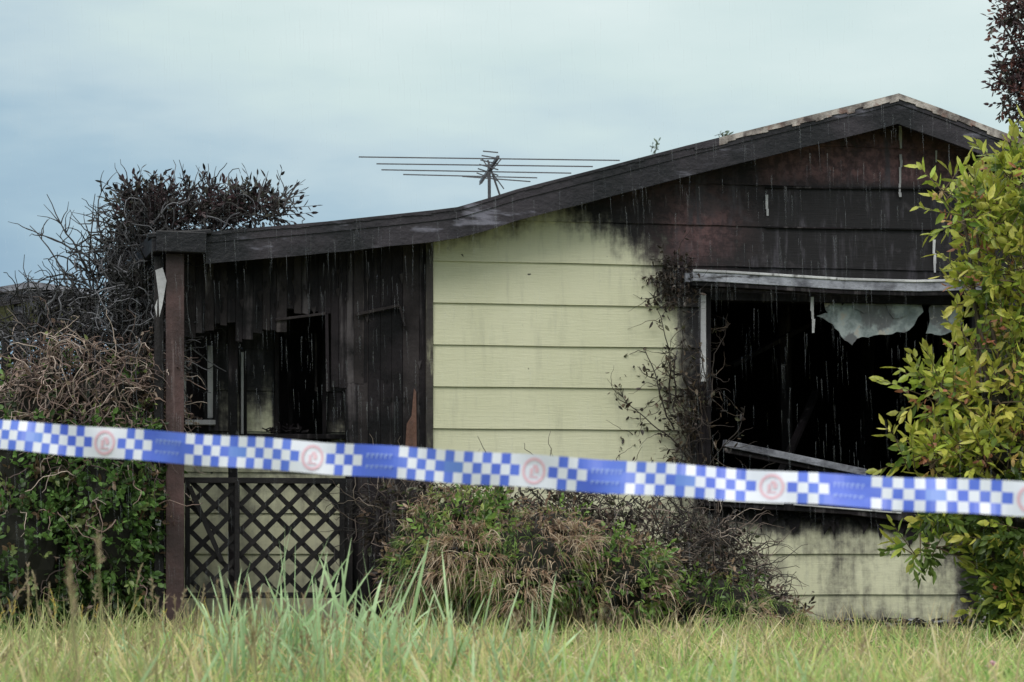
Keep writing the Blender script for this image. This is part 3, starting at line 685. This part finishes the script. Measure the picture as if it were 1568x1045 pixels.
straw('straw_tussock',[B(715,855,65,55,-1.25,.15,2),B(790,900,55,35,-1.3,.15,1.5),B(880,830,45,28,-1.1,.15,1),B(1130,945,60,20,-1,.15,1)],2600,(.05,.14),tan,[3,3,1,1.5],(.3,1.1),.5,-.2)
tw=[B(1000,850,100,60,-.5,.25,3),B(1090,870,75,75,-.4,.2,3.5),B(950,815,60,45,-.4,.2,1),B(870,790,60,30,-.4,.2,1),B(610,790,60,50,-.4,.2,1.4),B(1150,920,60,40,-.4,.2,1),B(800,755,110,18,-.4,.2,1)]
p,d=above(*blobpts(tw,1000,.2)); P=walk(p,d+np.array([0,-.1,.3]),9,.04,.4,(0,0,-.08)); tubes('dead_twigs',P,.0045,.0015,pal(len(P),[(.04,.034,.034),(.14,.105,.09),(.32,.26,.22)],[4,3,1.3]),md,k=3)
p,d=above(*blobpts(tw,600,.3)); shoots('dark_leaves',p,d,5,.09,.045,.022,[(.03,.022,.024),(.09,.07,.06),(.09,.10,.055),(.24,.16,.12)],[3.5,3,2,1],md,up=0)
# --- burnt creeper on the wall beside the window
cr=empty('wall_creeper')
def onwall(px,py,w): 
    a=H(px,py,w); v=O+U*a[0]+WD*a[1]+Vector((0,0,a[2])); return np.array(v)
st=np.array([onwall(random.gauss(1058,14),random.uniform(620,800),-.05) for _ in range(26)])
P=walk(st,np.stack([rng.normal(size=26)*.3-.14,np.full(26,-.03),np.ones(26)],1),13,.05,.2,(-.03,.0,.05)); tubes('main_stems',P,.006,.002,np.array([.035,.026,.024]),cr)
n=230; idx=rng.integers(0,26,n); s2=P[idx,rng.integers(2,13,n)]; Q=walk(s2,rng.normal(size=(n,3))*np.array([1,.15,.8])+np.array([-.75,-.1,.1]),9,.028,.32); tubes('side_twigs',Q,.003,.001,pal(n,[(.05,.038,.034),(.11,.08,.06)],[3,1]),cr,k=3)
n=900; idx=rng.integers(0,len(Q),n); leaves('withered_leaves',Q[idx,rng.integers(0,7,n)]+rng.normal(size=(n,3))*.012,rng.normal(size=(n,3))-np.array([0,.3,.5]),rng.uniform(.02,.055,n),rng.uniform(.012,.028,n),pal(n,[(.05,.035,.03),(.16,.115,.08),(.03,.024,.022),(.12,.12,.07)],[3,2,3,1]),cr)
st=np.array([onwall(random.uniform(1010,1066),random.uniform(395,470),-.05) for _ in range(46)])
P=walk(st,np.stack([rng.normal(size=46)*.7-.5,np.full(46,-.05),rng.normal(size=46)*.6-.25],1),9,.028,.3); tubes('upper_twigs',P,.0035,.001,np.array([.035,.028,.026]),cr,k=3)
idx=rng.integers(0,46,420); leaves('upper_leaves',P[idx,rng.integers(0,7,420)]+rng.normal(size=(420,3))*.015,rng.normal(size=(420,3))-np.array([0,.3,.5]),rng.uniform(.02,.05,420),rng.uniform(.012,.024,420),pal(420,[(.04,.03,.028),(.07,.05,.04)],[1,1]),cr)
# --- yellow-green bush at right
rb=empty('yellow_green_shrub'); Y=-2.6
rbz=[B(1582,285,62,60,Y,.3,1.6),B(1500,335,44,30,Y,.22,1.0),B(1562,410,62,55,Y,.3,1.6),B(1585,520,60,80,Y,.3,2),B(1530,610,68,48,Y,.3,1.9),B(1450,603,44,28,Y,.18,.9),B(1520,700,80,46,Y,.3,2.0),B(1425,700,44,18,Y,.16,.7),B(1575,800,66,80,Y,.3,2.2),B(1470,785,55,18,Y,.16,.3),B(1415,838,32,12,Y,.1,.14),B(1570,900,50,70,Y,.25,1.6),B(1690,500,100,300,Y+.3,.6,3),B(1500,440,26,18,Y,.15,.25),B(1495,525,30,14,Y,.15,.25),B(1455,285,16,14,Y,.1,.12)]
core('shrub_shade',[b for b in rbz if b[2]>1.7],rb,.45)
p,d=above(*blobpts(rbz,960,.25))
shoots('leaves',p,d,8,.17,.080,.034,[(.33,.46,.06),(.52,.60,.09),(.13,.23,.04),(.68,.66,.15)],[3,3,2.2,1.5],rb,up=.6,young=(.70,.62,.13),stem=(.16,.11,.07),lenvar=(.4,1.7))
p,d=above(*blobpts(rbz,230,.75)); shoots('red_tips',p,d,5,.11,.05,.022,[(.62,.26,.16),(.60,.40,.14),(.40,.15,.09)],[2,2,1],rb,up=.5)
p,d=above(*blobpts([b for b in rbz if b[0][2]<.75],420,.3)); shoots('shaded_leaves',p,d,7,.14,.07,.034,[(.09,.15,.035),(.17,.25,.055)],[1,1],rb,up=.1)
base=W(1610,985,Y); tg_=[B_[0] for B_ in rbz]
P=np.stack([np.stack([base+(t-base)*f+np.array([.06*math.sin(f*5+i),.05*math.cos(f*4+i),.10*math.sin(f*3.1)]) for f in np.linspace(0,1,9)]) for i,t in enumerate(tg_)])
tubes('trunk_and_limbs',P,.028,.006,np.array([.08,.06,.045]),rb,k=6)
# --- dark red tree top right
rt=empty('purple_leaf_tree'); Y=1.0
rz=[B(1585,60,45,60,Y,.3,1.5),B(1578,140,40,38,Y,.3,1.2),B(1565,10,32,22,Y,.25,.8),B(1660,80,90,110,Y,.5,3),B(1640,220,80,100,Y,.5,2),B(1552,110,18,20,Y,.2,.3)]
p,d=blobpts(rz,760,.25); shoots('leaves',p,d,7,.13,.05,.024,[(.07,.035,.04),(.13,.055,.05),(.05,.05,.035),(.20,.08,.06)],[3,2,2,1],rt,up=.2,stem=(.05,.03,.03),lenvar=(.4,1.7))
base=W(1720,960,Y); tips=[W(*q,Y) for q in ((1525,20),(1528,95),(1532,150),(1560,60),(1600,-20),(1660,0),(1700,120),(1545,185))]
P=np.stack([np.stack([base+(t-base)*np.array([f**2.2,f,f**.8])+.03*rng.normal(size=3)*(0<f<1) for f in np.linspace(0,1,10)]) for t in tips])
tubes('trunk_and_branches',P,.06,.005,np.array([.05,.035,.03]),rt,k=6)
# --- trees behind the house: only the top sprigs clear the roof
for i,(px,py) in enumerate(((1003,229),(1103,207))):
    t=empty('background_tree'); Y=13
    bz=[B(px,py+120,50,60,Y,.5,2),B(px-40,py+160,60,60,Y,.6,2),B(px+45,py+170,60,60,Y,.6,2)]
    p,d=blobpts(bz,260,.2); shoots('leaves',p,d,7,.25,.14,.05,[(.05,.09,.03),(.10,.15,.05)],[1,1],t,up=.3,stem=(.05,.04,.03))
    tops=np.array([W(px+random.uniform(-9,9),py,Y) for _ in range(4)]); dr=rng.normal(size=(4,3))*np.array([1,.5,.2])+np.array([0,0,.1])
    shoots('top_sprigs',tops,dr,5,.10,.07,.025,[(.06,.10,.04)],[1],t,up=.2,stem=(.05,.04,.03))
    a=W(px,py+10,Y); P=np.stack([np.stack([np.array([a[0],a[1],-.1])*(1-f)+(a+np.array([o_,0,z_]))*f for f in np.linspace(0,1,6)]) for o_,z_ in ((-.3,-.6),(0,0),(.3,-.6))])
    tubes('trunk',P,.14,.01,np.array([.07,.06,.05]),t,k=8)
dt=empty('distant_trees'); bz=[]
for i in range(46):
    x=-34+i*1.5+random.uniform(-.6,.6); h=random.uniform(1.3,2.4); bz.append((np.array([x,34+random.uniform(-2,2),h*.7]),np.array([1.5,1.2,h]),1))
core('crowns',bz,dt,.9); p,d=above(*blobpts(bz,6000,.8)); shoots('leaves',p,d,5,.4,.25,.13,[(.07,.13,.04),(.10,.17,.05),(.05,.09,.03)],[1,1,1],dt)
db=MB()
for i in range(160):
    x=random.gauss(1390,75); a=onwall(x,960,-.12-random.uniform(0,.35)); an=random.uniform(0,3.14); l=random.uniform(.015,.06)
    db.beam((a[0]-math.cos(an)*l,a[1]-math.sin(an)*l,.02+random.uniform(0,.04)),(a[0]+math.cos(an)*l,a[1]+math.sin(an)*l,.02+random.uniform(0,.05)),random.uniform(.01,.04),.006,random.choice([0,0,0,1]))
db.build('fire_debris',[M_char,M_alu])
fl=empty('pink_wildflower'); a=W(1519,1022,-6.6)
n=60; dd=nrm(rng.normal(size=(n,3))+np.array([0,0,.4])); leaves('petals',np.tile(a,(n,1)),dd,np.full(n,.026),np.full(n,.016),pal(n,[(.85,.5,.55),(.88,.65,.67)],[1,1]),fl)
tubes('stem',np.stack([np.stack([np.array([a[0],a[1],0]),(a+np.array([a[0],a[1],0]))/2+.005,a])]),.003,.002,np.array([.1,.2,.05]),fl,k=4)
# --- light rain falling between the tape and the house
def rain():
    k=NT('falling_rain'); k.col((.75,.80,.85)); k.rough(.1); k.b.inputs['Alpha'].default_value=.09
    n=5200; d=rng.uniform(7.5,14.2,n); x=rng.uniform(-.30,.30,n)*d; z=rng.uniform(.1,4.2,n)
    o=np.stack([x,d-CD,z],1); dr=nrm(np.stack([rng.normal(size=n)*.03+.03,rng.normal(size=n)*.02,-np.ones(n)],1))
    blades('rain',o,dr,rng.uniform(.06,.17,n),np.full(n,.0026),np.zeros(n),np.full((n,3),.8),None,seg=1,mat=k.m)
rain()
# ================================================================== WORLD / LIGHT / CAMERA
SE,SR=42,200
w=bpy.data.worlds.new('World'); S.world=w; w.use_nodes=True; t=w.node_tree; n=t.nodes; bg=n['Background']; bg.inputs['Strength'].default_value=.1
sky=n.new('ShaderNodeTexSky'); sky.sky_type='NISHITA'; sky.sun_disc=False; sky.sun_elevation=math.radians(SE); sky.sun_rotation=math.radians(SR)
tc=n.new('ShaderNodeTexCoord'); sx=n.new('ShaderNodeSeparateXYZ'); t.links.new(tc.outputs['Generated'],sx.inputs[0])
mp=n.new('ShaderNodeMapping'); mp.inputs['Scale'].default_value=(3.2,3.2,11); t.links.new(tc.outputs['Generated'],mp.inputs[0])
no=n.new('ShaderNodeTexNoise'); no.inputs['Scale'].default_value=1.9; no.inputs['Detail'].default_value=6; no.inputs['Roughness'].default_value=.5; t.links.new(mp.outputs[0],no.inputs[0])
def mth(op,a,b):
    m=n.new('ShaderNodeMath'); m.operation=op
    for i,x in enumerate((a,b)):
        if isinstance(x,(int,float)): m.inputs[i].default_value=x
        else: t.links.new(x,m.inputs[i])
    return m.outputs[0]
v=mth('ADD',sx.outputs['Z'],mth('MULTIPLY',mth('SUBTRACT',no.outputs['Fac'],.5),.22)); v=mth('ADD',v,mth('MULTIPLY',sx.outputs['X'],.17))
cr_=n.new('ShaderNodeValToRGB'); t.links.new(v,cr_.inputs[0]); e=cr_.color_ramp.elements
e[0].position=0; e[0].color=(.24,.38,.53,1); e[1].position=1; e[1].color=(1.7,1.7,1.62,1)
for p_,c_ in ((.07,(.29,.44,.58)),(.12,(.39,.55,.66)),(.155,(.54,.68,.74)),(.20,(.66,.80,.79)),(.5,(1.22,1.25,1.2))):
    x=e.new(p_); x.color=(*c_,1)
ml=n.new('ShaderNodeVectorMath'); ml.operation='SCALE'; ml.inputs['Scale'].default_value=10; t.links.new(cr_.outputs[0],ml.inputs[0])
mx=n.new('ShaderNodeMix'); mx.data_type='RGBA'; mx.inputs[0].default_value=.92; t.links.new(sky.outputs[0],mx.inputs[6]); t.links.new(ml.outputs[0],mx.inputs[7]); t.links.new(mx.outputs[2],bg.inputs[0])
sun=bpy.data.lights.new('sun','SUN'); sun.energy=1.2; sun.angle=math.radians(30); sun.color=(1,.97,.92); so=bpy.data.objects.new('sun',sun); S.collection.objects.link(so)
az=math.radians(SR); dv=Vector((math.sin(az)*math.cos(math.radians(SE)),math.cos(az)*math.cos(math.radians(SE)),math.sin(math.radians(SE))))
so.rotation_euler=dv.to_track_quat('Z','Y').to_euler()
cam=bpy.data.cameras.new('camera'); co=bpy.data.objects.new('camera',cam); S.collection.objects.link(co); S.camera=co
co.location=C; co.rotation_euler=(math.radians(90),0,0); cam.lens=85; cam.sensor_width=36; cam.shift_y=(HOR-522.5)/1568; cam.clip_end=2000; cam.clip_start=.05
cam.dof.use_dof=True; cam.dof.focus_distance=15; cam.dof.aperture_fstop=6.3
S.view_settings.view_transform='Standard'; S.view_settings.look='None'; S.view_settings.exposure=0
